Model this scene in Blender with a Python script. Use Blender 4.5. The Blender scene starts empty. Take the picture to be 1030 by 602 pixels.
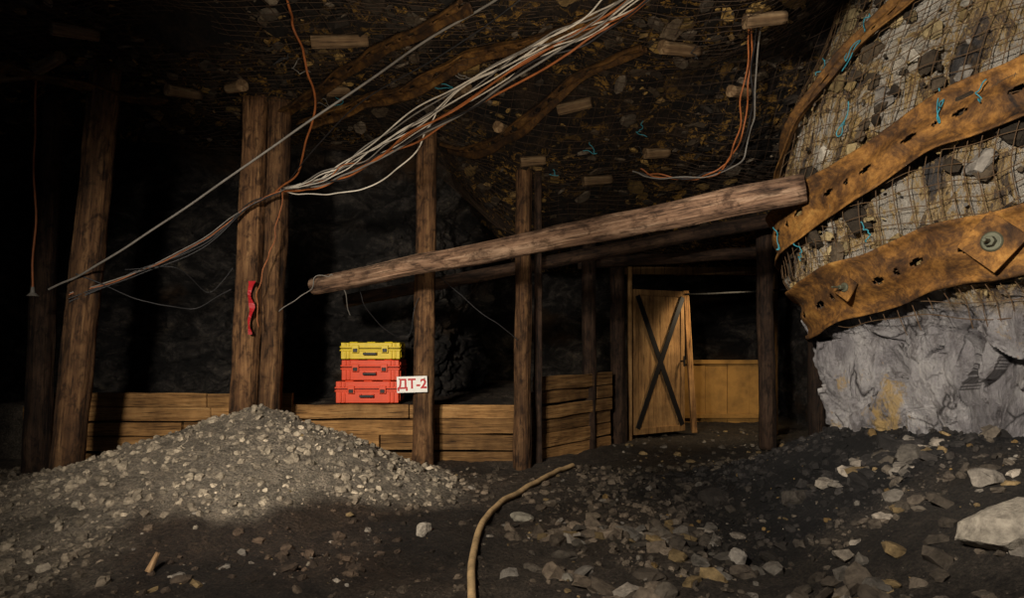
import bpy, bmesh, math, random
from mathutils import Vector, Matrix, noise
random.seed(7)
scene = bpy.context.scene
COL = scene.collection
V = Vector

# ---------------------------------------------------------------- utils
def sstep(a, b, x):
    t = max(0.0, min(1.0, (x - a) / (b - a)))
    return t * t * (3 - 2 * t)

def lerp_tab(tab, x):
    if x <= tab[0][0]: return tab[0][1]
    for (x0, y0), (x1, y1) in zip(tab, tab[1:]):
        if x <= x1:
            t = (x - x0) / (x1 - x0)
            t = t * t * (3 - 2 * t) * .5 + t * .5
            return y0 + (y1 - y0) * t
    return tab[-1][1]

def fbm(p, o=4):
    return noise.fractal(p, 0.9, 2.1, o)

def facet(p, scale, tilt=0.5, crack=.6):
    q = p * scale
    d, pts = noise.voronoi(q)
    c = pts[0]
    r = noise.noise_vector(c * 13.7)
    v = r.x + tilt * (q - c).dot(noise.noise_vector(c * 7.1 + V((5, 5, 5)))) * 2
    e = d[1] - d[0]
    return v - crack * max(0, 1 - e / 0.12)

def catmull(pts, n):
    P = [V(p) for p in pts]
    P = [P[0] * 2 - P[1]] + P + [P[-1] * 2 - P[-2]]
    out = []
    for i in range(1, len(P) - 2):
        for k in range(n):
            t = k / n
            a, b, c, d = P[i-1], P[i], P[i+1], P[i+2]
            out.append(0.5 * ((2*b) + (c-a)*t + (2*a-5*b+4*c-d)*t*t + (3*b-a-3*c+d)*t*t*t))
    out.append(P[-2].copy())
    return out

# ---------------------------------------------------------------- materials
def lin(c):
    return tuple(((x/255)/12.92 if x/255 <= .04045 else ((x/255+.055)/1.055)**2.4) for x in c) + (1,)

class NM:
    def __init__(s, name):
        s.m = bpy.data.materials.new(name); s.m.use_nodes = True
        s.t = s.m.node_tree; s.n = s.t.nodes; s.l = s.t.links
        s.b = s.n['Principled BSDF']
        s.tc = s.n.new('ShaderNodeTexCoord')
    def coord(s, scale=(1, 1, 1)):
        mp = s.n.new('ShaderNodeMapping'); mp.inputs['Scale'].default_value = scale
        s.l.new(s.tc.outputs['Object'], mp.inputs['Vector']); return mp.outputs['Vector']
    def noise(s, vec, scale, detail=8, rough=.6, dist=0):
        n = s.n.new('ShaderNodeTexNoise'); n.inputs['Scale'].default_value = scale
        n.inputs['Detail'].default_value = detail; n.inputs['Roughness'].default_value = rough
        n.inputs['Distortion'].default_value = dist
        s.l.new(vec, n.inputs['Vector']); return n.outputs['Fac']
    def voro(s, vec, scale, feat='DISTANCE_TO_EDGE'):
        n = s.n.new('ShaderNodeTexVoronoi'); n.feature = feat; n.inputs['Scale'].default_value = scale
        s.l.new(vec, n.inputs['Vector']); return n.outputs['Distance']
    def ramp(s, fac, stops, interp='LINEAR'):
        r = s.n.new('ShaderNodeValToRGB'); cr = r.color_ramp; cr.interpolation = interp
        while len(cr.elements) < len(stops): cr.elements.new(.5)
        for e, (p, c) in zip(cr.elements, stops):
            e.position = p; e.color = c if len(c) == 4 else tuple(c) + (1,)
        s.l.new(fac, r.inputs['Fac']); return r.outputs['Color']
    def mix(s, a, b, fac, mode='MIX'):
        m = s.n.new('ShaderNodeMix'); m.data_type = 'RGBA'; m.blend_type = mode
        for k, v in ((6, a), (7, b), (0, fac)):
            if hasattr(v, 'is_output'): s.l.new(v, m.inputs[k])
            else: m.inputs[k].default_value = v
        return m.outputs[2]
    def math(s, op, a, b):
        m = s.n.new('ShaderNodeMath'); m.operation = op
        for k, v in ((0, a), (1, b)):
            if hasattr(v, 'is_output'): s.l.new(v, m.inputs[k])
            else: m.inputs[k].default_value = v
        return m.outputs[0]
    def attr(s, name='Col'):
        a = s.n.new('ShaderNodeAttribute'); a.attribute_name = name; return a.outputs['Color']
    def bump(s, h, dist, strength=1.0):
        b = s.n.new('ShaderNodeBump'); b.inputs['Distance'].default_value = dist
        b.inputs['Strength'].default_value = strength
        s.l.new(h, b.inputs['Height']); s.l.new(b.outputs[0], s.b.inputs['Normal'])
    def base(s, c, rough=.9, metal=0, spec=.3):
        if hasattr(c, 'is_output'): s.l.new(c, s.b.inputs['Base Color'])
        else: s.b.inputs['Base Color'].default_value = c
        if hasattr(rough, 'is_output'): s.l.new(rough, s.b.inputs['Roughness'])
        else: s.b.inputs['Roughness'].default_value = rough
        s.b.inputs['Metallic'].default_value = metal
        s.b.inputs['Specular IOR Level'].default_value = spec
        return s.m

K = (0, 0, 0, 1); W = (1, 1, 1, 1)

def wood_mat(name, dark, mid, light, axis='Z', rough=.85, bark=False):
    m = NM(name)
    sc = {'Z': (9, 9, .55), 'X': (.6, 9, 14)}[axis]
    v = m.coord(sc)
    f = m.noise(v, 2.2, 10, .7, .4)
    c = m.ramp(f, [(.3, lin(dark)), (.5, lin(mid)), (.72, lin(light))])
    v2 = m.coord((1, 1, 1))
    g = m.noise(v2, 2.3, 6, .65)
    c = m.mix(c, m.ramp(g, [(.32, (.28, .26, .25, 1)), (.6, W)]), .85, 'MULTIPLY')
    cr = m.noise(m.coord(tuple(x * 2.2 for x in sc)), 3, 4, .5)
    c = m.mix(c, m.ramp(cr, [(.33, (.12, .1, .09, 1)), (.42, W)]), .8, 'MULTIPLY')
    if bark:
        bk = m.noise(m.coord((1, 1, .55)), 11, 9, .7, .6)
        c = m.mix(c, m.ramp(bk, [(.4, (.22, .19, .17, 1)), (.52, W)]), .85, 'MULTIPLY')
    c = m.mix(c, m.attr(), 1.0, 'MULTIPLY')
    m.bump(m.math('ADD', f, cr), .02, .7)
    return m.base(c, rough)

def rust_mat(name, gain=1.0):
    m = NM(name); v = m.coord()
    f = m.noise(v, 4, 11, .75, .5)
    g = lambda c: tuple(x * gain for x in c[:3]) + (1,)
    c = m.ramp(f, [(.33, g(lin((36, 26, 18)))), (.45, g(lin((94, 64, 32)))), (.57, g(lin((154, 108, 50)))), (.75, g(lin((196, 154, 86))))])
    f2 = m.noise(v, 28, 6, .7)
    c = m.mix(c, m.ramp(f2, [(.35, (.35, .3, .26, 1)), (.6, W)]), .7, 'MULTIPLY')
    g2 = m.noise(v, 1.6, 6, .7)
    c = m.mix(c, m.ramp(g2, [(.36, (.35, .3, .27, 1)), (.52, W)]), .7, 'MULTIPLY')
    m.bump(f2, .006, .7)
    return m.base(c, .8, .08)

def plain_mat(name, rgb, rough=.6, metal=0, var=.35, scale=14, spec=.4):
    m = NM(name); v = m.coord()
    f = m.noise(v, scale, 8, .65)
    base = lin(rgb); d = tuple(x * (1 - var) for x in base[:3]) + (1,)
    c = m.ramp(f, [(.35, d), (.6, base)])
    m.bump(f, .002, .4)
    return m.base(c, rough, metal, spec)

# ground
m = NM('ground_dirt'); v = m.coord()
f = m.noise(v, 7, 12, .78)
c = m.mix(m.attr(), m.ramp(f, [(.3, (.3, .28, .27, 1)), (.5, (.9, .88, .85, 1)), (.72, (1.8, 1.7, 1.6, 1))]), 1.0, 'MULTIPLY')
f2 = m.noise(v, 55, 7, .85)
c = m.mix(c, m.ramp(f2, [(.38, (.3, .3, .3, 1)), (.53, W), (.7, (2.4, 2.3, 2.1, 1))]), .85, 'MULTIPLY')
vo = m.voro(v, 34, 'F1')
m.bump(m.math('ADD', m.math('ADD', f, m.math('MULTIPLY', f2, .6)), m.math('MULTIPLY', vo, -.35)), .07, 1)
rg = m.ramp(m.noise(v, .9, 5, .6), [(.42, (.62, .62, .62, 1)), (.55, (.95, .95, .95, 1))])
M_ground = m.base(c, rg, 0, .3)

m = NM('loose_stone'); v = m.coord()
f = m.noise(v, 18, 9, .72)
c = m.mix(m.attr(), m.ramp(f, [(.3, (.35, .33, .3, 1)), (.65, (1.25, 1.2, 1.1, 1))]), 1.0, 'MULTIPLY')
m.bump(f, .03, .8)
M_stone = m.base(c, .88, 0, .3)

# dark wall rock
m = NM('wall_rock'); v = m.coord((1, 1, 1.6))
f = m.noise(v, 2.2, 12, .75, .6)
c = m.ramp(f, [(.34, lin((7, 6, 6))), (.48, lin((34, 31, 29))), (.58, lin((74, 68, 63))), (.7, lin((128, 116, 98)))])
cr = m.voro(v, 5)
c = m.mix(c, m.ramp(cr, [(.0, (.35, .35, .35, 1)), (.03, W)]), .5, 'MULTIPLY')
g = m.noise(v, .8, 4, .5)
c = m.mix(c, lin((100, 70, 34)), m.ramp(g, [(.58, K), (.72, (.4, .4, .4, 1))]))
spz = m.n.new('ShaderNodeSeparateXYZ'); m.l.new(m.tc.outputs['Object'], spz.inputs[0])
m.bump(m.noise(v, 12, 10, .75), .1, 1)
M_wall = m.base(c, .85, 0, .3)

# ceiling
m = NM('ceiling_rock'); v = m.coord((1, 1, 1))
f = m.noise(v, 3.2, 12, .78, .5)
c = m.ramp(f, [(.34, lin((8, 7, 6))), (.48, lin((26, 19, 14))), (.6, lin((56, 42, 28))), (.76, lin((100, 80, 58)))])
fl = m.noise(m.coord((1, 1.6, 1)), 7, 10, .75, .8)
fl2 = m.noise(v, .9, 3, .5)
mk = m.math('MULTIPLY', m.ramp(fl, [(.53, K), (.58, W)]), m.ramp(fl2, [(.42, K), (.56, W)]))
c = m.mix(c, lin((172, 130, 60)), mk)
m.bump(m.noise(v, 16, 10, .8), .12, 1)
M_ceil = m.base(c, .9, 0, .3)

# pillar rock
m = NM('pillar_rock'); v = m.coord((1, 1, .75))
f = m.noise(v, 1.9, 14, .76, .3)
c = m.ramp(f, [(.32, lin((78, 74, 75))), (.43, lin((140, 135, 136))), (.54, lin((178, 173, 172))), (.7, lin((220, 214, 208)))])
wv = m.n.new('ShaderNodeMapping'); wv.inputs['Scale'].default_value = (1, 1, .5); wv.inputs['Rotation'].default_value = (.2, .25, 0)
nz = m.n.new('ShaderNodeTexNoise'); nz.inputs['Scale'].default_value = 2.5; nz.inputs['Detail'].default_value = 6
m.l.new(m.tc.outputs['Object'], nz.inputs['Vector'])
wm = m.mix(m.tc.outputs['Object'], nz.outputs['Color'], .2)
m.l.new(wm, wv.inputs['Vector'])
cr = m.voro(wv.outputs[0], 3.0)
brk = m.ramp(m.noise(v, 3, 5, .6), [(.4, K), (.5, W)])
crk = m.mix(W, m.ramp(cr, [(.0, (.06, .05, .05, 1)), (.022, W)]), brk)
c = m.mix(c, crk, .95, 'MULTIPLY')
st = m.noise(m.coord((4, 4, 1.2)), 2.2, 10, .75, .5)
c = m.mix(c, m.ramp(st, [(.38, (.34, .31, .3, 1)), (.49, W)]), .7, 'MULTIPLY')
oc = m.noise(v, 1.4, 10, .75, .4)
ocm = m.ramp(oc, [(.54, K), (.59, (.85, .85, .85, 1))])
c = m.mix(c, lin((188, 156, 98)), ocm)
sp = m.n.new('ShaderNodeSeparateXYZ'); m.l.new(m.tc.outputs['Object'], sp.inputs[0])
zj = m.math('ADD', sp.outputs['Z'], m.math('MULTIPLY', m.noise(v, 4, 4, .6), .3))
up = m.ramp(m.math('SUBTRACT', zj, 1.6), [(0, K), (.15, W)])
dk = m.noise(m.coord((1.3, 1.3, .55)), 2.4, 13, .8, .6)
ramp_up = m.ramp(dk, [(.38, lin((18, 14, 10))), (.445, lin((86, 64, 36))), (.485, lin((182, 148, 82))), (.525, lin((172, 162, 146))), (.7, lin((214, 206, 190)))])
c = m.mix(c, m.mix(c, ramp_up, .88), up)
m.bump(m.math('ADD', m.noise(v, 9, 11, .78), m.math('ADD', m.math('MULTIPLY', dk, .8), st)), .08, 1)
M_pillar = m.base(c, .8, 0, .35)

M_post = wood_mat('post_wood', (46, 30, 20), (116, 82, 52), (166, 126, 84), bark=True)
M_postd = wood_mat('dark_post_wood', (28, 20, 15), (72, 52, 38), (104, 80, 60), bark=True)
M_log = wood_mat('beam_wood', (62, 44, 34), (140, 108, 84), (204, 172, 142), bark=True)
M_plank = wood_mat('plank_wood', (70, 48, 26), (156, 116, 70), (196, 156, 104), 'X')
M_block = wood_mat('wedge_wood', (90, 66, 44), (150, 120, 86), (196, 168, 128))
M_rust = rust_mat('rusty_steel')
M_rustd = rust_mat('dark_rusty_steel', .4)
M_rustm = rust_mat('brown_rusty_steel', .6)
M_wire = plain_mat('mesh_wire', (66, 50, 36), .8, .1)
M_wirel = plain_mat('pale_mesh_wire', (88, 66, 42), .8, .1)
M_cw = plain_mat('white_cable', (206, 196, 180), .55, 0, .4, 5)
M_cg = plain_mat('grey_cable', (120, 114, 106), .55, 0, .3)
M_co = plain_mat('orange_cable', (158, 92, 48), .55, 0, .5, 5)
M_ck = plain_mat('black_cable', (34, 32, 32), .5)
M_ct = plain_mat('teal_wire', (52, 130, 144), .5)
M_red = plain_mat('red_ribbon', (176, 28, 34), .5)
M_yel = plain_mat('yellow_plastic', (226, 196, 22), .45, 0, .12)
M_org = plain_mat('orange_plastic', (230, 78, 36), .45, 0, .12)
M_blk = plain_mat('black_plastic', (26, 24, 24), .5)
M_ply = wood_mat('door_plywood', (112, 80, 48), (166, 126, 78), (190, 150, 98))
M_sign = plain_mat('white_enamel', (228, 224, 216), .4, 0, .08)
M_signr = plain_mat('sign_red_paint', (180, 8, 12), .5, 0, .1)
M_steel = plain_mat('worn_bolt_steel', (92, 92, 74), .6, .4)
M_ochre = plain_mat('ochre_board', (160, 118, 58), .85, 0, .5, 3)
M_hose = plain_mat('old_rubber_hose', (204, 170, 122), .8, 0, .5, 9)

# ---------------------------------------------------------------- mesh builder
class MB:
    def __init__(s): s.v = []; s.f = []; s.mi = []; s.c = []
    def add(s, vs, fs, mi=0, col=(1, 1, 1)):
        o = len(s.v); s.v += [tuple(p) for p in vs]; s.c += [col] * len(vs)
        s.f += [tuple(i + o for i in f) for f in fs]; s.mi += [mi] * len(fs)
    def box(s, c, size, rot=None, mi=0, col=(1, 1, 1), jit=0):
        vs = []
        for z in (-.5, .5):
            for y in (-.5, .5):
                for x in (-.5, .5):
                    p = V((x * size[0], y * size[1], z * size[2]))
                    if jit: p += V([random.uniform(-jit, jit) for _ in range(3)])
                    if rot: p = rot @ p
                    vs.append(p + V(c))
        s.add(vs, [(0, 2, 3, 1), (4, 5, 7, 6), (0, 1, 5, 4), (2, 6, 7, 3), (0, 4, 6, 2), (1, 3, 7, 5)], mi, col)
    def cyl(s, a, b, r0, r1=None, n=16, mi=0, col=(1, 1, 1)):
        a = V(a); b = V(b); r1 = r0 if r1 is None else r1
        q = (b - a).to_track_quat('Z', 'Y'); vs = []
        for c, r in ((a, r0), (b, r1)):
            for i in range(n):
                t = 2 * math.pi * i / n
                vs.append(c + q @ V((r * math.cos(t), r * math.sin(t), 0)))
        fs = [(i, (i + 1) % n, n + (i + 1) % n, n + i) for i in range(n)]
        fs += [tuple(range(n - 1, -1, -1)), tuple(range(n, 2 * n))]
        s.add(vs, fs, mi, col)
    def obj(s, name, mats, bevel=0, smooth=False, mat=None):
        me = bpy.data.meshes.new(name); me.from_pydata(s.v, [], s.f)
        for x in mats: me.materials.append(x)
        me.polygons.foreach_set('material_index', s.mi)
        ca = me.color_attributes.new('Col', 'FLOAT_COLOR', 'POINT')
        flat = []
        for c in s.c: flat += [c[0], c[1], c[2], 1]
        ca.data.foreach_set('color', flat)
        if smooth: me.polygons.foreach_set('use_smooth', [True] * len(me.polygons))
        me.update()
        o = bpy.data.objects.new(name, me); COL.objects.link(o)
        if mat is not None: o.matrix_world = mat
        if bevel:
            b = o.modifiers.new('bevel', 'BEVEL'); b.width = bevel; b.segments = 2; b.limit_method = 'ANGLE'
        return o

def sheet(name, nu, nv, fn, mat, smooth=False, colfn=None, flip=False):
    b = MB(); vs = []
    for j in range(nv + 1):
        for i in range(nu + 1): vs.append(fn(i / nu, j / nv))
    fs = []
    for j in range(nv):
        for i in range(nu):
            a = j * (nu + 1) + i
            q = (a, a + 1, a + nu + 2, a + nu + 1)
            fs.append(q[::-1] if flip else q)
    b.add(vs, fs)
    if colfn: b.c = [colfn(p) for p in vs]
    return b.obj(name, [mat], smooth=smooth)

# ---------------------------------------------------------------- height fields
def ledge(x, y):
    yl = 7.32 + max(0, x - .3) * 1.17
    return sstep(yl, yl + .12, y) * (1 - sstep(1.15, 1.3, x))

def G0(x, y):
    dx = x + 2.17; dy = y - 5.9
    ax = 2.4 if dx < 0 else 1.8
    ay = 1.9 if dy < 0 else 1.6
    d = math.sqrt((dx / ax) ** 2 + (dy / ay) ** 2)
    md = .68 * max(0, 1 - d) ** 1.25 if d < 1 else 0
    md += .06 * math.exp(-((dx + .7) ** 2 / 3 + (dy + .6) ** 2 / 2))
    md += .08 * math.exp(-((dx - .75) ** 2 / .12 + (dy + .2) ** 2 / .3))
    rr = .66 * sstep(1.25, 2.95, x) * (1 - sstep(5.2, 7.3, y)) * sstep(.8, 3.4, y)
    h = md + rr
    l = ledge(x, y)
    return h * (1 - l) + .56 * l

def G(x, y):
    p = V((x, y, 0))
    h = G0(x, y) + .025 * fbm(p * 1.7 + V((3, 1, 0)), 4) + .018 * fbm(p * 6, 4)
    if y < 7: h += .012 * sstep(.6, 2, x) * facet(p, 3.2, .6) * .6
    h += .010 * facet(p, 9, .6) * (1 if y < 7 else 0)
    return h

def gcol(p):
    x, y = p[0], p[1]
    n = fbm(V((x, y, 0)) * 1.3, 4) * .35
    dx = x + 2.17; dy = y - 5.9
    d = math.sqrt((dx / 1.9 if dx < 0 else dx / 1.9) ** 2 + (dy / 1.35) ** 2)
    gr = 1 - sstep(.85, 1.1, d + n * .5)
    gr = max(gr, sstep(2.0, 2.7, -x + n * 1.2) * .8)
    gr = max(gr, (1 - sstep(3.2, 3.8, y + n)) * .2)
    gr = max(gr, sstep(-.9, -.1, x + n) * .18)
    dirt = V((.054, .037, .026)); grav = V((.3, .258, .205)); coal = V((.014, .0128, .013)); shale = V((.075, .062, .05))
    c = dirt.lerp(grav, gr)
    rt = sstep(.3, 1.2, x + n * 1.5)
    c = c.lerp(shale, rt * .8)
    ck = sstep(.9, 1.8, x + n * 1.5) * sstep(3.6, 4.2, y + n * .8)
    c = c.lerp(coal, ck * .96)
    wet = sstep(.0, .35, noise.noise(V((x * .9, y * 1.3, 21))))
    if d > 1.05: c = c * (1 - .5 * wet)
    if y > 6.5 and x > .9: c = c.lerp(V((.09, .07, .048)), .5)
    return tuple(c)

XA, XB, YA, YB = -7.0, 6.0, 1.2, 13.5
def gfn(u, v):
    x = XA + (XB - XA) * u; y = YA + (YB - YA) * (v ** 1.45)
    return V((x, y, G(x, y)))
sheet('floor', 460, 440, gfn, M_ground, colfn=gcol)

def C0(x, y):
    z = 3.68 - .6 * sstep(-1.3, .2, x) * sstep(5.6, 6.9, y) - .6 * sstep(6.9, 8.4, y) * sstep(-1.2, .6, x)
    z += .5 * sstep(1.6, 3, x) * (1 - sstep(5.6, 6.6, y))
    return z
def C(x, y):
    p = V((x, y, 5))
    return C0(x, y) + .12 * fbm(p * 1.5, 5) + .07 * facet(p, 1.6, .6) + .05 * facet(p, 4.5, .6)
def cfn(u, v):
    x = -7 + 13 * u; y = 2.0 + 11.5 * v
    return V((x, y, C(x, y)))
sheet('ceiling', 340, 320, cfn, M_ceil, flip=True)

# walls -----------------------------------------------------------------
def wallsheet(name, path, z0, z1, amp, nu, nv, mat=M_wall, seed=0):
    P = catmull([(a, b, 0) for a, b in path], 40)
    L = [0]
    for a, b in zip(P, P[1:]): L.append(L[-1] + (b - a).length)
    def at(u):
        s = u * L[-1]
        for k in range(len(P) - 1):
            if s <= L[k + 1] or k == len(P) - 2:
                t = (s - L[k]) / (L[k + 1] - L[k]); p = P[k].lerp(P[k + 1], t); d = (P[k + 1] - P[k]).normalized(); return p, d
    cache = {}
    def fn(u, v):
        if u not in cache: cache[u] = at(u)
        p, d = cache[u]; n = V((d.y, -d.x, 0))
        z = z0 + (z1 - z0) * v; q = V((p.x, p.y, z + seed))
        a = amp * (.9 * fbm(q * .9, 5) + .35 * facet(V((q.x, q.y, q.z * 1.5)), 1.5, .7) + .2 * facet(q, 4.5, .7))
        return V((p.x, p.y, z)) + n * a
    return sheet(name, nu, nv, fn, mat)
wallsheet('wall_back', [(-7, 8.0), (-4.5, 8.2), (-2.5, 8.35), (-1.1, 8.45), (-.6, 9.4), (-.5, 11.0)], -.3, 4.2, .3, 300, 160)
wallsheet('wall_left', [(-5.6, 1.2), (-5.5, 4), (-5.7, 6), (-5.9, 8.6)], -.3, 4.2, .3, 120, 90, seed=4)
wallsheet('wall_far', [(-1.2, 11.6), (1, 11.9), (3, 11.7), (5.6, 11.8)], -.3, 4.2, .2, 80, 60, seed=9)
wallsheet('wall_right', [(4.6, 12.2), (4.3, 10), (4.3, 8), (4.6, 6.4)], -.3, 4.2, .25, 80, 60, seed=12)

# ---------------------------------------------------------------- pillar
PP = [(3.5, 7.3), (2.7, 6.4), (2.25, 5.6), (2.35, 5.0), (2.65, 4.4), (3.0, 3.9), (3.55, 3.3), (4.4, 2.7)]
PPc = catmull([(a, b, 0) for a, b in PP], 30)
OX = [(0, .5), (.6, .44), (1.2, .36), (1.5, .27), (1.8, .08), (2.3, 0), (3.0, .12), (4.0, .5), (5.0, 1.0)]
def pill(t, z, off=0):
    """t = path parameter in control-point units (0..7)"""
    k = max(0, min(len(PPc) - 2, int(t * 30))); fr = t * 30 - k
    p = PPc[k].lerp(PPc[k + 1], fr)
    k0 = max(0, k - 6); k1 = min(len(PPc) - 1, k + 7)
    d = (PPc[k1] - PPc[k0]).normalized(); n = V((d.y, -d.x, 0))
    if n.x > 0: n = -n
    return V((p.x + lerp_tab(OX, z), p.y, z)) + n * off, n
def pdisp(p, z):
    w = noise.noise_vector(V((p.x * 2.5, p.y * 2.5, z * 2.5)))
    q = V((p.x * 1.15, p.y * 1.15, z * .6)) + w * .11
    lo = 1 - sstep(1.4, 1.7, z)
    a = .05 * fbm(q * 1.3, 6) + (.05 + .09 * lo) * facet(q, 2.1, 1.3, .3) + (.03 + .02 * lo) * facet(q + V((3, 3, 3)), 4.7, 1.2, .25) + .014 * facet(q, 11, 1.1, .3) + .012 * fbm(q * 7, 4)
    return max(-.26, min(.07 if lo < .5 else .2, a))
def pillar_fn(u, v):
    t = u * 6.99; z = .1 + 4.4 * v
    p, n = pill(t, z)
    return p + n * pdisp(p, z)
sheet('rock_pillar', 460, 420, pillar_fn, M_pillar)

def strap_mesh(name, fn, L, w, mat, slots=True, th=.012, slot_gap=.3):
    """fn(s, c)-> point,normal ; s metres along, c metres across"""
    du = .012; nu = int(L / du); nv = max(10, int(w / .011)); vs = []; fs = []
    for j in range(nv + 1):
        cc = (j / nv - .5)
        prof = .026 * (math.cos(cc * 2 * math.pi * 2) * .5) + (.018 if abs(cc) > .44 else 0)
        for i in range(nu + 1):
            s = i / nu * L
            edge = .02 * noise.noise(V((s * 5, cc * .5, w)))
            p, n = fn(s, cc * (w + edge))
            p = p + n * (prof + .03 * noise.noise(V((s * 3, cc * 2, 1))))
            vs.append(p)
    for j in range(nv):
        for i in range(nu):
            s = (i + .5) / nu * L; c = ((j + .5) / nv - .5) * w
            if slots:
                k = (s % slot_gap) - slot_gap / 2
                if (k / .05) ** 2 + (c / .02) ** 2 < 1: continue
                k2 = ((s + slot_gap / 2) % slot_gap) - slot_gap / 2
                if (int((s + slot_gap / 2) / slot_gap) % 2) and (k2 / .02) ** 2 + ((c) / .02) ** 2 < 1: continue
            a = j * (nu + 1) + i
            fs.append((a, a + 1, a + nu + 2, a + nu + 1))
    b = MB(); b.add(vs, fs); o = b.obj(name, [mat], smooth=True)
    so = o.modifiers.new('solid', 'SOLIDIFY'); so.thickness = th; so.offset = 0
    return o

def lerp_tab_lin(tab, x):
    import bisect
    if x <= tab[0][0]: return tab[0][1]
    k = bisect.bisect_left(tab, (x,))
    if k >= len(tab): return tab[-1][1]
    x0, y0 = tab[k - 1]; x1, y1 = tab[k]
    return y0 + (y1 - y0) * (x - x0) / max(1e-9, x1 - x0)
def pillar_strap(name, tab, t0, t1, w, mat=M_rust, off=.115):
    N = 200; prev = None; acc = 0; tl = []
    for i in range(N + 1):
        t = t0 + (t1 - t0) * i / N
        p, n = pill(t, lerp_tab_lin(tab, t))
        if prev is not None: acc += (p - prev).length
        prev = p; tl.append((acc, t))
    def fn(s, c):
        t = lerp_tab_lin(tl, s)
        z = lerp_tab_lin(tab, t) + .016 * math.sin(t * 5)
        p, n = pill(t, z + c, off)
        return p, n
    return strap_mesh(name, fn, acc, w, mat)
def smooth_tab(tab):
    P = catmull([(a, b, 0) for a, b in tab], 12)
    return [(p.x, p.y) for p in P]
B1 = smooth_tab([(1, 2.03), (2, 2.13), (3, 2.31), (4, 2.6), (5, 2.76), (6, 2.78), (6.8, 2.77)])
B2 = smooth_tab([(1, 1.38), (2, 1.49), (3, 1.63), (4, 1.79), (5, 1.88), (6, 1.9), (6.8, 1.9)])
B3 = smooth_tab([(1.2, 2.5), (2, 2.86), (3, 3.45), (4, 4.0), (4.6, 4.3)])
pillar_strap('steel_strap', B1, 1.3, 6.6, .38)
pillar_strap('steel_strap', B2, 1.5, 6.6, .38)
pillar_strap('steel_strap', B3, 1.5, 4.3, .24, M_rustm)

def plate(t, z, size, tilt, off=.17):
    p, n = pill(t, z, off)
    q = n.to_track_quat('Z', 'Y').to_matrix()
    b = MB(); r = Matrix.Rotation(math.radians(45) + tilt, 3, 'Z')
    b.box((0, 0, 0), (size, size, .016), r, 0)
    b.cyl((0, 0, .008), (0, 0, .022), size * .24, size * .2, 20, 1)
    b.cyl((0, 0, .02), (0, 0, .06), size * .13, size * .12, 6, 1)
    b.cyl((0, 0, .05), (0, 0, .13), size * .05, size * .045, 12, 1)
    return b.obj('bolt_plate', [M_rust, M_steel], bevel=.004, mat=Matrix.Translation(p) @ q.to_4x4())
plate(4.65, 1.86, .26, .06)
plate(3.1, 1.66, .15, .2)

# polyline tubes --------------------------------------------------------
def curve_obj(name, lines, r, mat, res=2):
    cu = bpy.data.curves.new(name, 'CURVE'); cu.dimensions = '3D'
    cu.bevel_depth = r; cu.bevel_resolution = res
    for pts in lines:
        sp = cu.splines.new('POLY'); sp.points.add(len(pts) - 1)
        for q, p in zip(sp.points, pts): q.co = (p[0], p[1], p[2], 1)
    cu.materials.append(mat)
    o = bpy.data.objects.new(name, cu); COL.objects.link(o); return o

lines = []
def woff(t, z): return .088 + .035 * noise.noise(V((t * 2.2, z * 1.6, 2)))
z = 1.25
while z < 4.3:
    L_ = []
    for i in range(240):
        t = 1.2 + 5.6 * i / 239
        zz = z + .06 * noise.noise(V((t * 2, z * 2, 0))) + .05 * t + .12 * noise.noise(V((t * .8, z * .6, 4)))
        p, n = pill(t, zz, woff(t, zz)); L_.append(p)
    lines.append(L_); z += .1
t = 1.2
while t < 6.8:
    L_ = []
    for i in range(70):
        zz = 1.4 + .3 * noise.noise(V((t * 3, 0, 0))) + 3 * i / 69
        tt = t + .2 * noise.noise(V((t * .7, zz * .8, 7)))
        p, n = pill(tt, zz, woff(tt, zz)); L_.append(p)
    lines.append(L_); t += .15
curve_obj('pillar_wire_mesh', lines, .003, M_wirel, 1)

def cwz(x, y): return C0(x, y) - .12 - .12 * noise.noise(V((x * 1.1, y * 1.1, 1))) - .03 * noise.noise(V((x * 4, y * 4, 1)))
lines = []
for k in range(62):
    y = 3.6 + k * .085; L_ = []
    for i in range(200):
        x = -5.5 + 8.2 * i / 199
        yy = y + .25 * noise.noise(V((x * .5, y * .4, 3)))
        L_.append(V((x, yy, cwz(x, yy))))
    lines.append(L_)
for k in range(82):
    x = -5.5 + k * .1; L_ = []
    for i in range(140):
        y = 3.6 + 5.2 * i / 139
        xx = x + .25 * noise.noise(V((x * .4, y * .5, 6)))
        L_.append(V((xx, y, cwz(xx, y))))
    lines.append(L_)
curve_obj('ceiling_wire_mesh', lines, .0026, M_wire, 1)

def ceil_strap(a, b, w, mat=M_rustd, off=.2):
    a = V(a); b = V(b); d = (b - a); L = d.length; d.normalize(); n2 = V((-d.y, d.x))
    def fn(s, c):
        q = a + d * s + n2 * c
        z = C0(q.x, q.y) - off + .07 * noise.noise(V((s * 1.1, w, a.x)))
        return V((q.x, q.y, z)), V((0, 0, -1))
    return strap_mesh('steel_strap', fn, L, w, mat)
ceil_strap((-2.1, 6.9), (.6, 4.6), .2, M_rustm)
ceil_strap((-2.6, 7.0), (-.3, 4.4), .13)
ceil_strap((-5.0, 4.6), (-3.2, 6.3), .18)
ceil_strap((-.7, 7.0), (1.0, 5.2), .12)

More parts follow.
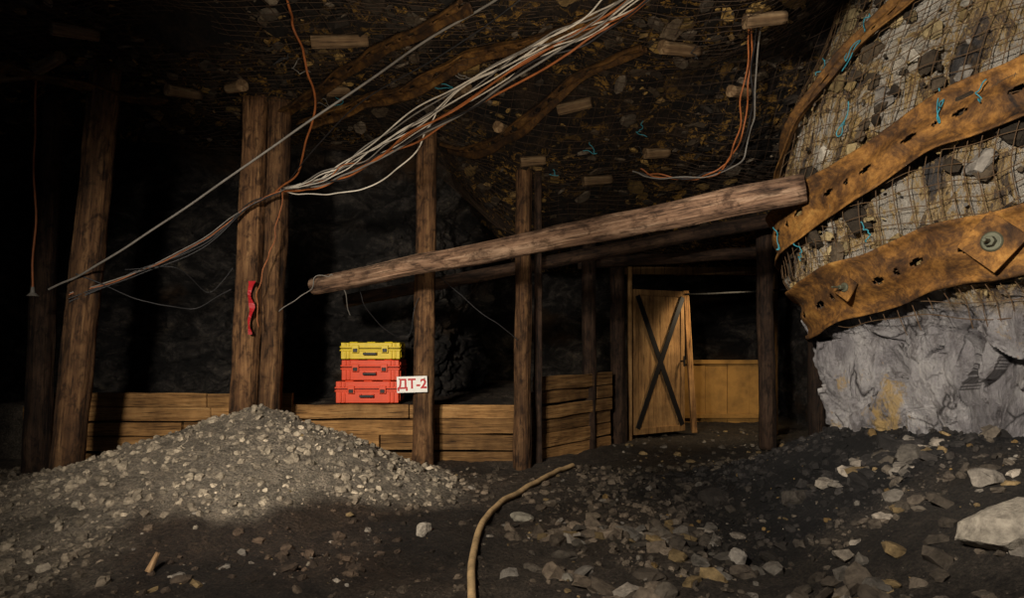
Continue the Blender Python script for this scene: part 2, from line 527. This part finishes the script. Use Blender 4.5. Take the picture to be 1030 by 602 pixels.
# ---------------------------------------------------------------- timber
def log(name, p0, p1, r0, r1, mat, seed=0, sq=0.0, n=28, m_=60, bend=.02, tint=1.0, ecc=1.0):
    p0 = V(p0); p1 = V(p1)
    if name == 'timber_post': p1.z = C(p1.x, p1.y) + .03
    L = (p1 - p0).length
    b = MB(); vs = []; cs = []
    for j in range(m_ + 1):
        h = j / m_; z = h * L; r = r0 + (r1 - r0) * h
        bx = bend * math.sin(h * 3.1) * noise.noise(V((seed, 0, 1))) * 3 + .012 * noise.noise(V((z * 1.4, seed, 8)))
        by = .012 * noise.noise(V((z * 1.4, seed, 18)))
        for i in range(n):
            a = 2 * math.pi * i / n
            rr = r * (1 + .13 * noise.noise(V((math.cos(a) * 1.2, math.sin(a) * 1.2, z * 1.4 + seed * 7))) + .08 * noise.noise(V((math.cos(a) * 4, math.sin(a) * 4, z * 3 + seed))))
            cr = noise.noise(V((math.cos(a) * 5, math.sin(a) * 5, z * .5 + seed * 3)))
            if cr > .28: rr -= r * .14 * min(1, (cr - .28) * 8)
            if sq:
                sqr = 1 / max(abs(math.cos(a)), abs(math.sin(a)))
                rr *= (1 - sq) + sq * min(sqr, 1.28) * .92
            vs.append(V((rr * math.cos(a) * ecc + bx, rr * math.sin(a) + by, z)))
            k = tint * (.85 + .3 * noise.noise(V((math.cos(a), math.sin(a), z * 2 + seed))))
            cs.append((k, k, k))
    fs = []
    for j in range(m_):
        for i in range(n):
            fs.append((j * n + i, j * n + (i + 1) % n, (j + 1) * n + (i + 1) % n, (j + 1) * n + i))
    fs.append(tuple(range(n - 1, -1, -1))); fs.append(tuple(range(m_ * n, m_ * n + n)))
    b.add(vs, fs); b.c = cs
    q = (p1 - p0).to_track_quat('Z', 'Y').to_matrix().to_4x4()
    o = b.obj(name, [mat], smooth=True, mat=Matrix.Translation(p0) @ q)
    o.data.polygons[-1].use_smooth = False; o.data.polygons[-2].use_smooth = False
    return o

log('timber_post', (-3.93, 6.0, -.05), (-3.56, 6.0, 3.75), .135, .125, M_post, 1, tint=.8)
log('timber_post', (-4.6, 6.6, -.05), (-4.45, 6.6, 3.75), .12, .1, M_postd, 2, tint=.8)
log('timber_post', (-2.58, 6.52, 0), (-2.43, 6.5, 3.75), .125, .115, M_post, 3, sq=.5, tint=1.2)
log('timber_post', (-2.36, 6.6, 0), (-2.22, 6.55, 3.75), .10, .10, M_post, 4, sq=.6, tint=.85)
log('timber_post', (-.9, 6.87, -.05), (-.85, 6.87, 3.6), .108, .1, M_post, 5, tint=1.0)
log('timber_post', (.1, 6.87, -.05), (.12, 6.87, 3.3), .09, .08, M_post, 6, tint=.85)
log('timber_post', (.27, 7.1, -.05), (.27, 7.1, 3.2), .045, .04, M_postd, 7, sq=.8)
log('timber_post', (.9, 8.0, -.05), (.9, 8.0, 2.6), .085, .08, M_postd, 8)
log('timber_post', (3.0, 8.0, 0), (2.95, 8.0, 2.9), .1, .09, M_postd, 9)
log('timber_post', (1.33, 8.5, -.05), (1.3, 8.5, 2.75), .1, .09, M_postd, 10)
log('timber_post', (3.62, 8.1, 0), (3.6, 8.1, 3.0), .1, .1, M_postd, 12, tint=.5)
log('round_timber_beam', (-1.89, 6.5, 1.79), (2.16, 5.04, 2.405), .082, .115, M_log, 13, bend=.03, tint=1.1)
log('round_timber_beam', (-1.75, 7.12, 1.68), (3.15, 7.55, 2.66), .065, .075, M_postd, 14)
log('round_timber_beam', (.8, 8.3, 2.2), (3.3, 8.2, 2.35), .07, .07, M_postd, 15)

def planks(name, L, rows, hh, mat4, seg=1.4, tint=1.0):
    b = MB(); rnd = random.Random(len(name) + int(L * 10))
    for r in range(rows):
        x = -rnd.uniform(0, .4)
        while x < L:
            l = min(seg * rnd.uniform(.8, 1.3), L - x + .02)
            if l < .15: break
            k = tint * rnd.uniform(.6, 1.2)
            nseg = 8; z0 = r * hh + rnd.uniform(-.008, .008); dy = rnd.uniform(-.02, .02); hz = hh - .012 + rnd.uniform(-.01, .006)
            vs = []; fs = []
            for i in range(nseg + 1):
                xx = x + (l - .01) * i / nseg; w = .012 * noise.noise(V((xx * 2, r * 3, 1)))
                for (yy, zz) in ((-.025, 0), (.025, 0), (.025, hz), (-.025, hz)):
                    vs.append((xx, yy + dy + w, z0 + zz + w))
            for i in range(nseg):
                a = i * 4
                for e in range(4): fs.append((a + e, a + 4 + e, a + 4 + (e + 1) % 4, a + (e + 1) % 4))
            fs += [(0, 1, 2, 3), (nseg * 4 + 3, nseg * 4 + 2, nseg * 4 + 1, nseg * 4)]
            b.add(vs, fs, 0, (k, k * .97, k * .92)); x += l
    return b.obj(name, [M_plank], bevel=.006, mat=mat4)
planks('plank_retaining_wall', 2.55, 5, .155, Matrix.Translation((-4.85, 7.15, -.04)), 1.6)
planks('plank_retaining_wall', 2.55, 4, .165, Matrix.Translation((-2.3, 7.17, -.04)), 1.35)
ang = math.atan2(1.05, .9)
planks('plank_retaining_wall', 1.35, 6, .155, Matrix.Translation((.3, 7.25, -.03)) @ Matrix.Rotation(ang, 4, 'Z'), 1.5, 1.2)

wedges = [(-1.31, 5.19, .42, .2), (-2.98, 6.2, .32, 1.0), (-2.47, 6.1, .28, 2.4), (-3.75, 5.5, .4, -.5), (1.27, 5.15, .36, .5), (1.78, 4.8, .3, .1),
          (.55, 6.0, .3, -.3), (-.09, 6.3, .22, 1.2), (.86, 6.9, .3, .2), (1.4, 6.6, .26, .3), (-.45, 5.9, .3, 2.0), (-3.2, 5.0, .3, .8), (.2, 6.6, .24, .1), (2.0, 6.0, .25, .6), (-4.4, 5.9, .4, .1), (-1.6, 6.3, .22, .4)]
for i, (x, y, l, a) in enumerate(wedges):
    z = cwz(x, y) - .03; d = V((math.cos(a), math.sin(a), .12)) * l / 2; c = V((x, y, z))
    log('wooden_wedge_block', c - d, c + d, .052, .045, M_block, 20 + i, n=14, m_=8, tint=random.uniform(.6, 1.2))

# ---------------------------------------------------------------- cables
def cable(name, pts, r, mat, sag=0, wob=.0, seed=0):
    P = catmull(pts, 14); n = len(P)
    for i, p in enumerate(P):
        p += V((noise.noise(V((i * .12, seed, 0))), noise.noise(V((i * .12, seed, 5))), noise.noise(V((i * .12, seed, 9))))) * wob
        p.z -= sag * math.sin(math.pi * i / (n - 1))
    return curve_obj(name, [P], r, mat)
main = [(1.2, 3.8, 3.62), (.70, 4.37, 3.44), (.17, 4.7, 3.31), (-.57, 5.25, 3.09), (-1.20, 5.7, 2.87), (-1.66, 6.0, 2.72), (-2.12, 6.3, 2.66)]
for i in range(12):
    r_ = random.Random(i + 3)
    k = (i / 11 - .5)
    pts = []
    for j, p in enumerate(main):
        e = 1 - j / 6 * .8
        pts.append((p[0] + k * .22 * e, p[1] + r_.uniform(-.03, .03), p[2] + r_.uniform(-.03, .03) * (.4 + e) - (.07 * (i % 3) * math.sin(math.pi * j / 6))))
    cable('hanging_cable', pts, [.006, .005, .008][i % 3], [M_cw, M_cg, M_co, M_cg, M_cw, M_cg, M_cw, M_co, M_ck, M_cw, M_cw, M_co][i], 0, .05, i)
for i in range(5):
    r_ = random.Random(i + 33); dz = r_.uniform(-.03, .03)
    cable('hanging_cable', [(-2.12, 6.3, 2.66 + dz), (-2.45, 6.3, 2.5 + dz), (-2.835, 6.25, 2.2 + dz * 2 - .02 * i), (-3.36, 6.05, 1.86 + dz * 2), (-3.8, 5.86, 1.68 - .02 * i)], .006, [M_cg, M_co, M_ck, M_ck, M_ck][i], 0, .02, i + 40)
cable('support_rope', [(.26, 4.3, 3.76), (-.137, 4.6, 3.575), (-1.25, 5.2, 3.155), (-2.57, 5.6, 2.44), (-3.5, 5.8, 1.93), (-3.97, 5.86, 1.72)], .009, M_cg, 0, .02, 50)
cable('support_rope', [(.32, 4.4, 3.75), (-.1, 4.65, 3.5), (-1.2, 5.25, 3.1), (-2.1, 6.3, 2.7)], .005, M_ck, .03, .02, 51)
cable('orange_cable_drop', [(-1.55, 4.5, 3.8), (-1.56, 4.8, 3.62), (-1.58, 5.05, 3.48), (-1.57, 5.4, 3.265), (-1.78, 5.9, 2.93), (-2.17, 6.33, 2.63)], .009, M_co, 0, .04, 52)
for i, mt in enumerate([M_co, M_co, M_ck, M_cg]):
    d = i * .028
    cable('orange_cable_drop', [(1.76 + d, 5.0, 3.85), (1.81 + d, 5.3, 3.38), (1.86 + d * 1.3, 5.6, 3.01), (1.79 + d, 5.9, 2.76), (1.55 - d * 2, 6.1, 2.72), (1.2 - d, 6.3, 2.83)], .007, mt, 0, .05, 60 + i)
cable('hanging_cable', [(-2.12, 6.3, 2.66), (-1.7, 6.1, 2.6), (-1.2, 5.9, 2.65), (-.75, 5.6, 2.9), (-.62, 5.5, 3.15)], .006, M_cw, .03, .04, 70)
cable('hanging_cable', [(-2.12, 6.3, 2.66), (-2.16, 6.28, 2.3), (-2.25, 6.26, 2.0), (-2.35, 6.28, 1.7), (-2.33, 6.3, 1.4)], .005, M_co, 0, .04, 71)
cable('hanging_cable', [(-2.6, 6.33, 1.75), (-2.95, 6.3, 1.62), (-3.3, 6.1, 1.68), (-3.75, 5.87, 1.85)], .006, M_ck, .05, .02, 72)
cable('hanging_cable', [(-2.6, 6.36, 1.95), (-2.8, 6.3, 1.75), (-3.0, 6.1, 1.95), (-3.4, 6.0, 1.9)], .004, M_ck, .03, .02, 75)
cable('hanging_cable', [(-2.2, 6.45, 1.55), (-1.9, 6.4, 1.75), (-1.75, 6.38, 1.9), (-1.6, 6.35, 1.8), (-1.55, 6.6, 1.5)], .005, M_cg, 0, .05, 73)
cable('hanging_cable', [(-1.5, 6.45, 1.84), (-1.35, 6.6, 1.5), (-1.05, 6.75, 1.3), (-.92, 6.75, 1.7)], .004, M_ck, 0, .05, 74)
cable('hanging_cable', [(-.75, 6.76, 1.95), (-.3, 6.75, 1.6), (.05, 6.77, 1.3)], .004, M_ck, .05, .05, 76)
cable('hanging_rod', [(-4.1, 5.9, 3.75), (-4.13, 5.9, 3.0), (-4.12, 5.9, 2.4), (-4.14, 5.9, 1.72)], .009, M_co, 0, .02, 77)
b = MB(); b.cyl((-4.14, 5.9, 1.66), (-4.14, 5.9, 1.69), .05, .02, 16); b.cyl((-4.14, 5.9, 1.69), (-4.14, 5.9, 1.74), .018, .014, 12); b.obj('rod_insulator', [M_cg], smooth=False)
for i in range(9):
    r_ = random.Random(i + 90); t = r_.uniform(2.0, 4.8); z = r_.uniform(1.7, 3.7)
    pts = []
    for j in range(4):
        p, n = pill(t + r_.uniform(-.05, .05), z + j * .045 * r_.choice([1, 1, -1]), .13 + r_.uniform(0, .05)); pts.append(p)
    cable('teal_wire_tie', pts, .004, M_ct, 0, .03, 90 + i)
for i in range(14):
    r_ = random.Random(i + 190); x = r_.uniform(-2, 2.2); y = r_.uniform(5, 7)
    z = cwz(x, y)
    cable('teal_wire_tie', [(x, y, z + .03), (x + r_.uniform(-.1, .1), y, z - .04), (x + r_.uniform(-.1, .1), y, z - .08), (x + r_.uniform(-.1, .1), y, z - r_.uniform(0, .12))], .004, [M_ct, M_ck, M_cg][i % 3], 0, .03, 190 + i)

# red ribbon on the post
b = MB(); rp = [(-2.42, 6.36, 1.83), (-2.44, 6.34, 1.70), (-2.41, 6.33, 1.58), (-2.44, 6.33, 1.45), (-2.43, 6.34, 1.33)]
P = catmull(rp, 6); vs = []
for i, p in enumerate(P):
    w = .026 * (1 + .4 * math.sin(i * .5 + 2)) * (1 - .6 * i / len(P)); vs += [p + V((-w, .008 * math.sin(i), 0)), p + V((w, -.008 * math.sin(i), 0))]
b.add(vs, [(2 * i, 2 * i + 1, 2 * i + 3, 2 * i + 2) for i in range(len(P) - 1)])
b.obj('red_ribbon', [M_red])

# ---------------------------------------------------------------- cases
def case(loc, w, d, h, mat, rz):
    b = MB(); hl = h * .36; hb = h - hl
    b.box((0, 0, hb / 2), (w, d, hb - .008), None, 0)
    b.box((0, 0, hb + hl / 2), (w, d, hl - .006), None, 0)
    b.box((0, 0, hb), (w * .985, d * .98, .014), None, 1)
    b.box((0, 0, hb - .018), (w + .022, d + .022, .018), None, 0)
    b.box((0, 0, hb + .016), (w + .022, d + .022, .018), None, 0)
    for x in (-.42, -.36, .36, .42):
        b.box((x * w, -d / 2 - .006, hb * .42), (.018, .016, hb * .7), None, 0)
        b.box((x * w, -d / 2 - .006, hb + hl * .6), (.018, .016, hl * .6), None, 0)
    for x in (-.25, .25):
        b.box((x * w, -d / 2 - .02, hb - .005), (.075, .022, .085), None, 0)
        b.box((x * w, -d / 2 - .033, hb - .02), (.05, .01, .04), None, 1)
    for x in (-.1, .1): b.box((x * w, -d / 2 - .02, hb * .55), (.022, .035, .035), None, 0)
    b.box((0, -d / 2 - .038, hb * .52), (.2 * w + .02, .02, .026), None, 1)
    for x in (-.3, 0, .3): b.box((x * w, 0, h + .001), (.09, d * .8, .01), None, 0)
    for s in (-1, 1):
        b.box((s * (w / 2 + .006), 0, hb * .5), (.014, .14, .04), None, 1)
        for y in (-.35, .35): b.box((s * (w / 2 + .004), y * d, h * .5), (.014, .02, h * .8), None, 0)
    return b.obj('equipment_case', [mat, M_blk], bevel=.008, mat=Matrix.Translation(loc) @ Matrix.Rotation(rz, 4, 'Z'))
case((-1.585, 7.68, .585), .68, .46, .24, M_org, .02)
case((-1.545, 7.69, .832), .63, .44, .225, M_org, -.03)
case((-1.555, 7.68, 1.064), .64, .42, .185, M_yel, .03)

# ---------------------------------------------------------------- sign
b = MB(); b.box((0, 0, 0), (.30, .012, .16), None, 0)
for x in (-.125, .125): b.cyl((x, -.004, .055), (x, -.011, .055), .007, .007, 10, 1)
sign = b.obj('location_sign', [M_sign, M_steel], bevel=.002, mat=Matrix.Translation((-.985, 6.735, .84)) @ Matrix.Rotation(-.03, 4, 'Y'))
tx = bpy.data.curves.new('sign_text', 'FONT'); tx.body = 'ДТ-2'; tx.size = .128; tx.extrude = .001; tx.offset = .0035
tx.align_x = 'CENTER'; tx.align_y = 'CENTER'; tx.materials.append(M_signr)
to = bpy.data.objects.new('lettering', tx); COL.objects.link(to); to.parent = sign
to.location = (0, -.0075, 0); to.rotation_euler = (math.pi / 2, 0, 0)

# ---------------------------------------------------------------- door
dang = math.atan2(.45, .76); Ld = .88
b = MB()
b.box((Ld / 2, 0, .95), (Ld, .03, 1.86), None, 0)
for x in (.04, Ld - .04): b.box((x, -.02, .95), (.07, .02, 1.86), None, 0, (.8, .78, .75))
for z in (.06, 1.84): b.box((Ld / 2, -.021, z), (Ld, .022, .08), None, 0, (.8, .78, .75))
dl = math.hypot(Ld - .1, 1.7); da = math.atan2(1.7, Ld - .1)
for s in (1, -1):
    b.box((Ld / 2, -.034 - .004 * s, .95), (dl, .012, .075), Matrix.Rotation(-da * s, 3, 'Y'), 1)
b.cyl((Ld - .08, -.03, .95), (Ld - .08, -.09, .95), .012, .012, 10, 1); b.box((Ld - .08, -.095, .95), (.02, .02, .14), None, 1)
b.obj('door_1', [M_ply, M_blk], bevel=.004, mat=Matrix.Translation((1.54, 8.7, .04)) @ Matrix.Rotation(dang, 4, 'Z'))
b = MB()
b.box((1.49, 8.66, 1.1), (.05, .09, 2.2), None, 0)
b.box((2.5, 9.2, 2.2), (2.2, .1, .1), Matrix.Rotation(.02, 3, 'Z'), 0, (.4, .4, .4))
b.box((2.38, 9.14, .98), (.07, .07, 1.9), Matrix.Rotation(-.06, 3, 'Y'), 0, (1.2, 1.1, 1))
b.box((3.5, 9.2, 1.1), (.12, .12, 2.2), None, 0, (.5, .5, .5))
b.obj('door_frame', [M_ply], bevel=.004)
cable('cross_rail', [(2.3, 9.1, 1.88), (3.0, 9.05, 1.9), (3.75, 8.6, 1.93)], .012, M_postd, 0, .01, 80)
b = MB()
for i in range(4):
    b.box((2.8 + i * .34, 10.5 + .01 * (i % 2), .46), (.335, .03, 1.0), None, 0, (1, 1, 1))
b.box((3.3, 10.46, .93), (1.4, .05, .06), None, 0); b.box((3.3, 10.46, .1), (1.4, .05, .06), None, 0)
b.obj('board_partition', [M_ochre], bevel=.004)

# ---------------------------------------------------------------- stones
def chip(b, r_, c, s, flat, R, col):
    sx = s * r_.uniform(.7, 1.2); sy = s * r_.uniform(.5, 1); sz = s * flat * r_.uniform(.5, 1.3)
    vs = []; nn = 6; a0 = r_.uniform(0, 6)
    for lv, (zz, k0, k1) in enumerate(((-.5, .35, .55), (.15, .42, .6), (.5, .2, .42))):
        for k in range(nn):
            a = a0 + k * 6.283 / nn + r_.uniform(-.35, .35); rr = r_.uniform(k0, k1)
            vs.append(R @ V((math.cos(a) * rr * sx, math.sin(a) * rr * sy, (zz + r_.uniform(-.12, .12)) * sz)) + c)
    fs = [tuple(range(nn - 1, -1, -1)), tuple(range(2 * nn, 3 * nn))]
    for l in range(2): fs += [(l * nn + k, l * nn + (k + 1) % nn, (l + 1) * nn + (k + 1) % nn, (l + 1) * nn + k) for k in range(nn)]
    b.add(vs, fs, 0, col)

def stones(name, n, region, smin, smax, cols, seed, flat=.45, power=3, dens=None, own=.8, gain=(.7, 1.7)):
    r_ = random.Random(seed); b = MB(); c = 0; tries = 0
    while c < n and tries < n * 20:
        tries += 1
        x = r_.uniform(region[0], region[1]); y = region[2] + (region[3] - region[2]) * r_.random()
        if dens and r_.random() > dens(x, y): continue
        s = smin + (smax - smin) * r_.random() ** power
        z = G(x, y) + s * flat * .1
        R = Matrix.Rotation(r_.uniform(0, 6.3), 3, 'Z') @ Matrix.Rotation(r_.gauss(0, .35), 3, 'X') @ Matrix.Rotation(r_.gauss(0, .35), 3, 'Y')
        if r_.random() < own:
            q = gcol((x, y)); g = r_.uniform(*gain)
        else:
            q = r_.choice(cols); g = r_.uniform(.5, 1.1)
        chip(b, r_, V((x, y, z)), s, flat, R, tuple(v * g for v in q)); c += 1
    return b.obj(name, [M_stone])
GV = [(.27, .235, .19), (.2, .17, .135), (.32, .28, .23)]
ST = [(.2, .18, .16), (.34, .3, .26), (.13, .11, .09), (.28, .2, .1)]
CK = [(.05, .042, .036), (.12, .1, .08), (.22, .2, .18), (.24, .155, .06)]
def dm(x, y):
    c = gcol((x, y)); return min(1, c[0] / .22) ** 1.6
def clus(x, y):
    return .1 + .9 * sstep(.0, .4, noise.noise(V((x * 1.4, y * 1.4, 3))))
stones('gravel_heap_stones', 11000, (-5.0, -.1, 3.0, 6.9), .006, .085, GV, 1, .6, 7, dm, .93, (.6, 1.4))
stones('floor_rubble', 2200, (-2.6, 1.6, 2.8, 7.0), .010, .1, ST, 2, .4, 6, clus, .82, (.8, 2.2))
stones('coal_rubble', 3600, (.6, 3.3, 3.7, 6.8), .012, .1, CK, 3, .55, 4.5, None, .92, (.5, 2.6))
stones('shale_rubble', 2300, (.1, 3.3, 2.4, 4.6), .010, .2, ST, 5, .35, 5.5, clus, .6, (.6, 2.4))
stones('passage_rubble', 400, (1.2, 3.4, 6.8, 9.6), .015, .1, ST, 4, .5, 3.5, None, .6)

r_ = random.Random(77); b = MB()
CC = [(.02, .015, .011), (.05, .036, .024), (.1, .075, .05), (.34, .22, .075), (.26, .17, .07), (.035, .028, .022), (.16, .13, .1)]
for i in range(3600):
    x = r_.uniform(-5.3, 2.6); y = r_.uniform(3.8, 8.0)
    s = .03 + .2 * r_.random() ** 3
    oc = noise.noise(V((x * .9, y * .9, 7)))
    q = r_.choice(CC[3:5]) if (oc > .05 and r_.random() < .4) else r_.choice(CC[:3] + CC[5:])
    if r_.random() < .3: s *= .6
    z = cwz(x, y) + .02 + .1 * r_.random()
    R = Matrix.Rotation(r_.uniform(0, 6.3), 3, 'Z') @ Matrix.Rotation(r_.gauss(0, .3), 3, 'X') @ Matrix.Rotation(r_.gauss(0, .3), 3, 'Y')
    g = r_.uniform(.3, 1.2)
    chip(b, r_, V((x, y, z)), s, .25, R, tuple(v * g for v in q))
b.obj('ceiling_loose_rock', [M_stone])
# debris caught behind the pillar mesh
b = MB()
PC = [(.36, .34, .3), (.42, .39, .34), (.38, .3, .16), (.3, .22, .1), (.05, .037, .024), (.12, .09, .06), (.28, .26, .24)]
for i in range(700):
    t = r_.uniform(1.4, 6); z = 1.5 + 2.75 * r_.random()
    if noise.noise(V((t * 1.7, z * 1.7, 13))) < .0 and r_.random() < .85: continue
    p, n = pill(t, z, r_.uniform(.02, .06))
    s = .03 + .2 * r_.random() ** 3
    k = int((noise.noise(V((t * 1.2, z * 1.2, 3))) + .6) / 1.2 * 7 + r_.uniform(-1.5, 1.5))
    q = PC[max(0, min(6, k))]; g = r_.uniform(.4, 1.0)
    R = n.to_track_quat('Z', 'Y').to_matrix() @ Matrix.Rotation(r_.uniform(0, 6.3), 3, 'Z') @ Matrix.Rotation(r_.gauss(0, .5), 3, 'X')
    chip(b, r_, p, s, .3, R, tuple(v * g for v in q))
b.obj('pillar_loose_rock', [M_stone])

def boulder(x, y, s, col, seed, sq=(1, 1, .6), name='stone'):
    bm = bmesh.new(); bmesh.ops.create_icosphere(bm, subdivisions=4, radius=1)
    rr = random.Random(seed)
    planes = [(V((rr.gauss(0, 1), rr.gauss(0, 1), rr.gauss(0, .8))).normalized(), rr.uniform(.5, .82)) for _ in range(13)]
    for v in bm.verts:
        p = v.co.copy()
        for n, d in planes:
            e = p.dot(n) - d
            if e > 0: p -= n * e * .96
        k = 1 + .06 * fbm(p * 2.5 + V((seed, 3, 1)), 5)
        v.co = V((p.x * sq[0], p.y * sq[1], p.z * sq[2])) * k * s * 1.2
    me = bpy.data.meshes.new(name); bm.to_mesh(me); bm.free()
    ca = me.color_attributes.new('Col', 'FLOAT_COLOR', 'POINT')
    for d in ca.data: d.color = col + (1,)
    me.materials.append(M_stone)
    o = bpy.data.objects.new(name, me); COL.objects.link(o)
    o.location = (x, y, G(x, y) + s * sq[2] * .3); o.rotation_euler = (0, 0, seed); return o
boulder(-.58, 4.5, .058, (.42, .38, .33), 1, (1, .8, .9))
boulder(1.3, 3.95, .065, (.36, .33, .3), 2, (1, .8, .9))
boulder(.06, 4.9, .065, (.26, .24, .2), 3, (1.3, .8, .6))
boulder(.6, 5.0, .07, (.2, .16, .12), 4, (1.2, 1, .6))
boulder(.3, 5.3, .05, (.17, .14, .11), 5)
boulder(2.25, 3.05, .19, (.32, .29, .25), 6, (1.2, 1, .7), 'boulder')
boulder(2.5, 4.3, .1, (.1, .09, .08), 7)
boulder(1.9, 4.6, .1, (.06, .052, .045), 8)
boulder(1.1, 4.4, .06, (.16, .14, .12), 9)
boulder(1.55, 5.2, .12, (.035, .03, .027), 10)
boulder(1.35, 3.3, .05, (.24, .22, .2), 11)
boulder(.3, 3.7, .04, (.22, .2, .17), 12)
boulder(2.5, 3.6, .08, (.2, .18, .16), 13)
boulder(1.75, 3.6, .06, (.22, .19, .16), 14)

# hose lying on the floor
hp = [(.6, 6.75), (.42, 6.45), (.265, 6.08), (-.06, 5.35), (-.2, 4.6), (-.225, 3.9), (-.2, 3.4), (-.15, 2.9), (-.1, 2.4)]
P = catmull([(a, c, 0) for a, c in hp], 16)
for p in P: p.z = G(p.x, p.y) + .03
for _ in range(4):
    for i in range(1, len(P) - 1): P[i].z = (P[i - 1].z + P[i].z + P[i + 1].z) / 3
curve_obj('old_hose', [P], .022, M_hose, 4)
log('wood_splinter', (-1.98, 3.72, G(-1.98, 3.72) + .01), (-1.95, 3.76, G(-1.98, 3.76) + .1), .022, .012, M_block, 60, n=10, m_=6, tint=1.5)

# ---------------------------------------------------------------- lights
def spot(name, loc, tgt, e, ang, blend, size, col):
    l = bpy.data.lights.new(name, 'SPOT'); l.energy = e; l.spot_size = math.radians(ang); l.spot_blend = blend
    l.shadow_soft_size = size; l.color = col
    o = bpy.data.objects.new(name, l); COL.objects.link(o); o.location = loc
    o.rotation_euler = (V(tgt) - V(loc)).to_track_quat('-Z', 'Y').to_euler(); return o
spot('work_lamp_left', (-2.0, .3, 2.6), (-1.9, 6.5, .8), 1550, 56, 1, .2, (1, .91, .78))
spot('pillar_spot', (-.8, .2, 2.6), (3.1, 4.4, 2.0), 1650, 56, .8, .12, (1, .91, .79))  # extra spot, added to light the pillar and its straps
spot('floor_fill', (-1.4, .6, 3.0), (.6, 4.3, .0), 700, 80, 1, .12, (1, .92, .8))  # added fill to brighten the near floor, no fixture behind it
spot('roof_fill', (0, .6, 1.5), (-.1, 5.6, 3.9), 620, 60, 1, .2, (1, .86, .68))  # added fill aimed up at the ceiling and post tops
spot('hidden_passage_spot', (2.95, 8.75, 2.05), (2.5, 9.6, .7), 85, 110, .7, .08, (1, .78, .5))  # unseen spot without a fixture, put in to warm door and partition
w = bpy.data.worlds.new('mine_dark'); scene.world = w; w.use_nodes = True
w.node_tree.nodes['Background'].inputs[0].default_value = (.6, .64, .8, 1)
w.node_tree.nodes['Background'].inputs[1].default_value = .09

# ---------------------------------------------------------------- camera
cam = bpy.data.cameras.new('camera'); co = bpy.data.objects.new('camera', cam); COL.objects.link(co)
co.location = (0, 0, 1.3); co.rotation_euler = (math.pi / 2, 0, 0)
cam.sensor_width = 36; cam.lens = 24.01; cam.shift_y = .0379; cam.clip_start = .05
scene.camera = co
scene.view_settings.view_transform = 'Standard'
scene.view_settings.look = 'None'
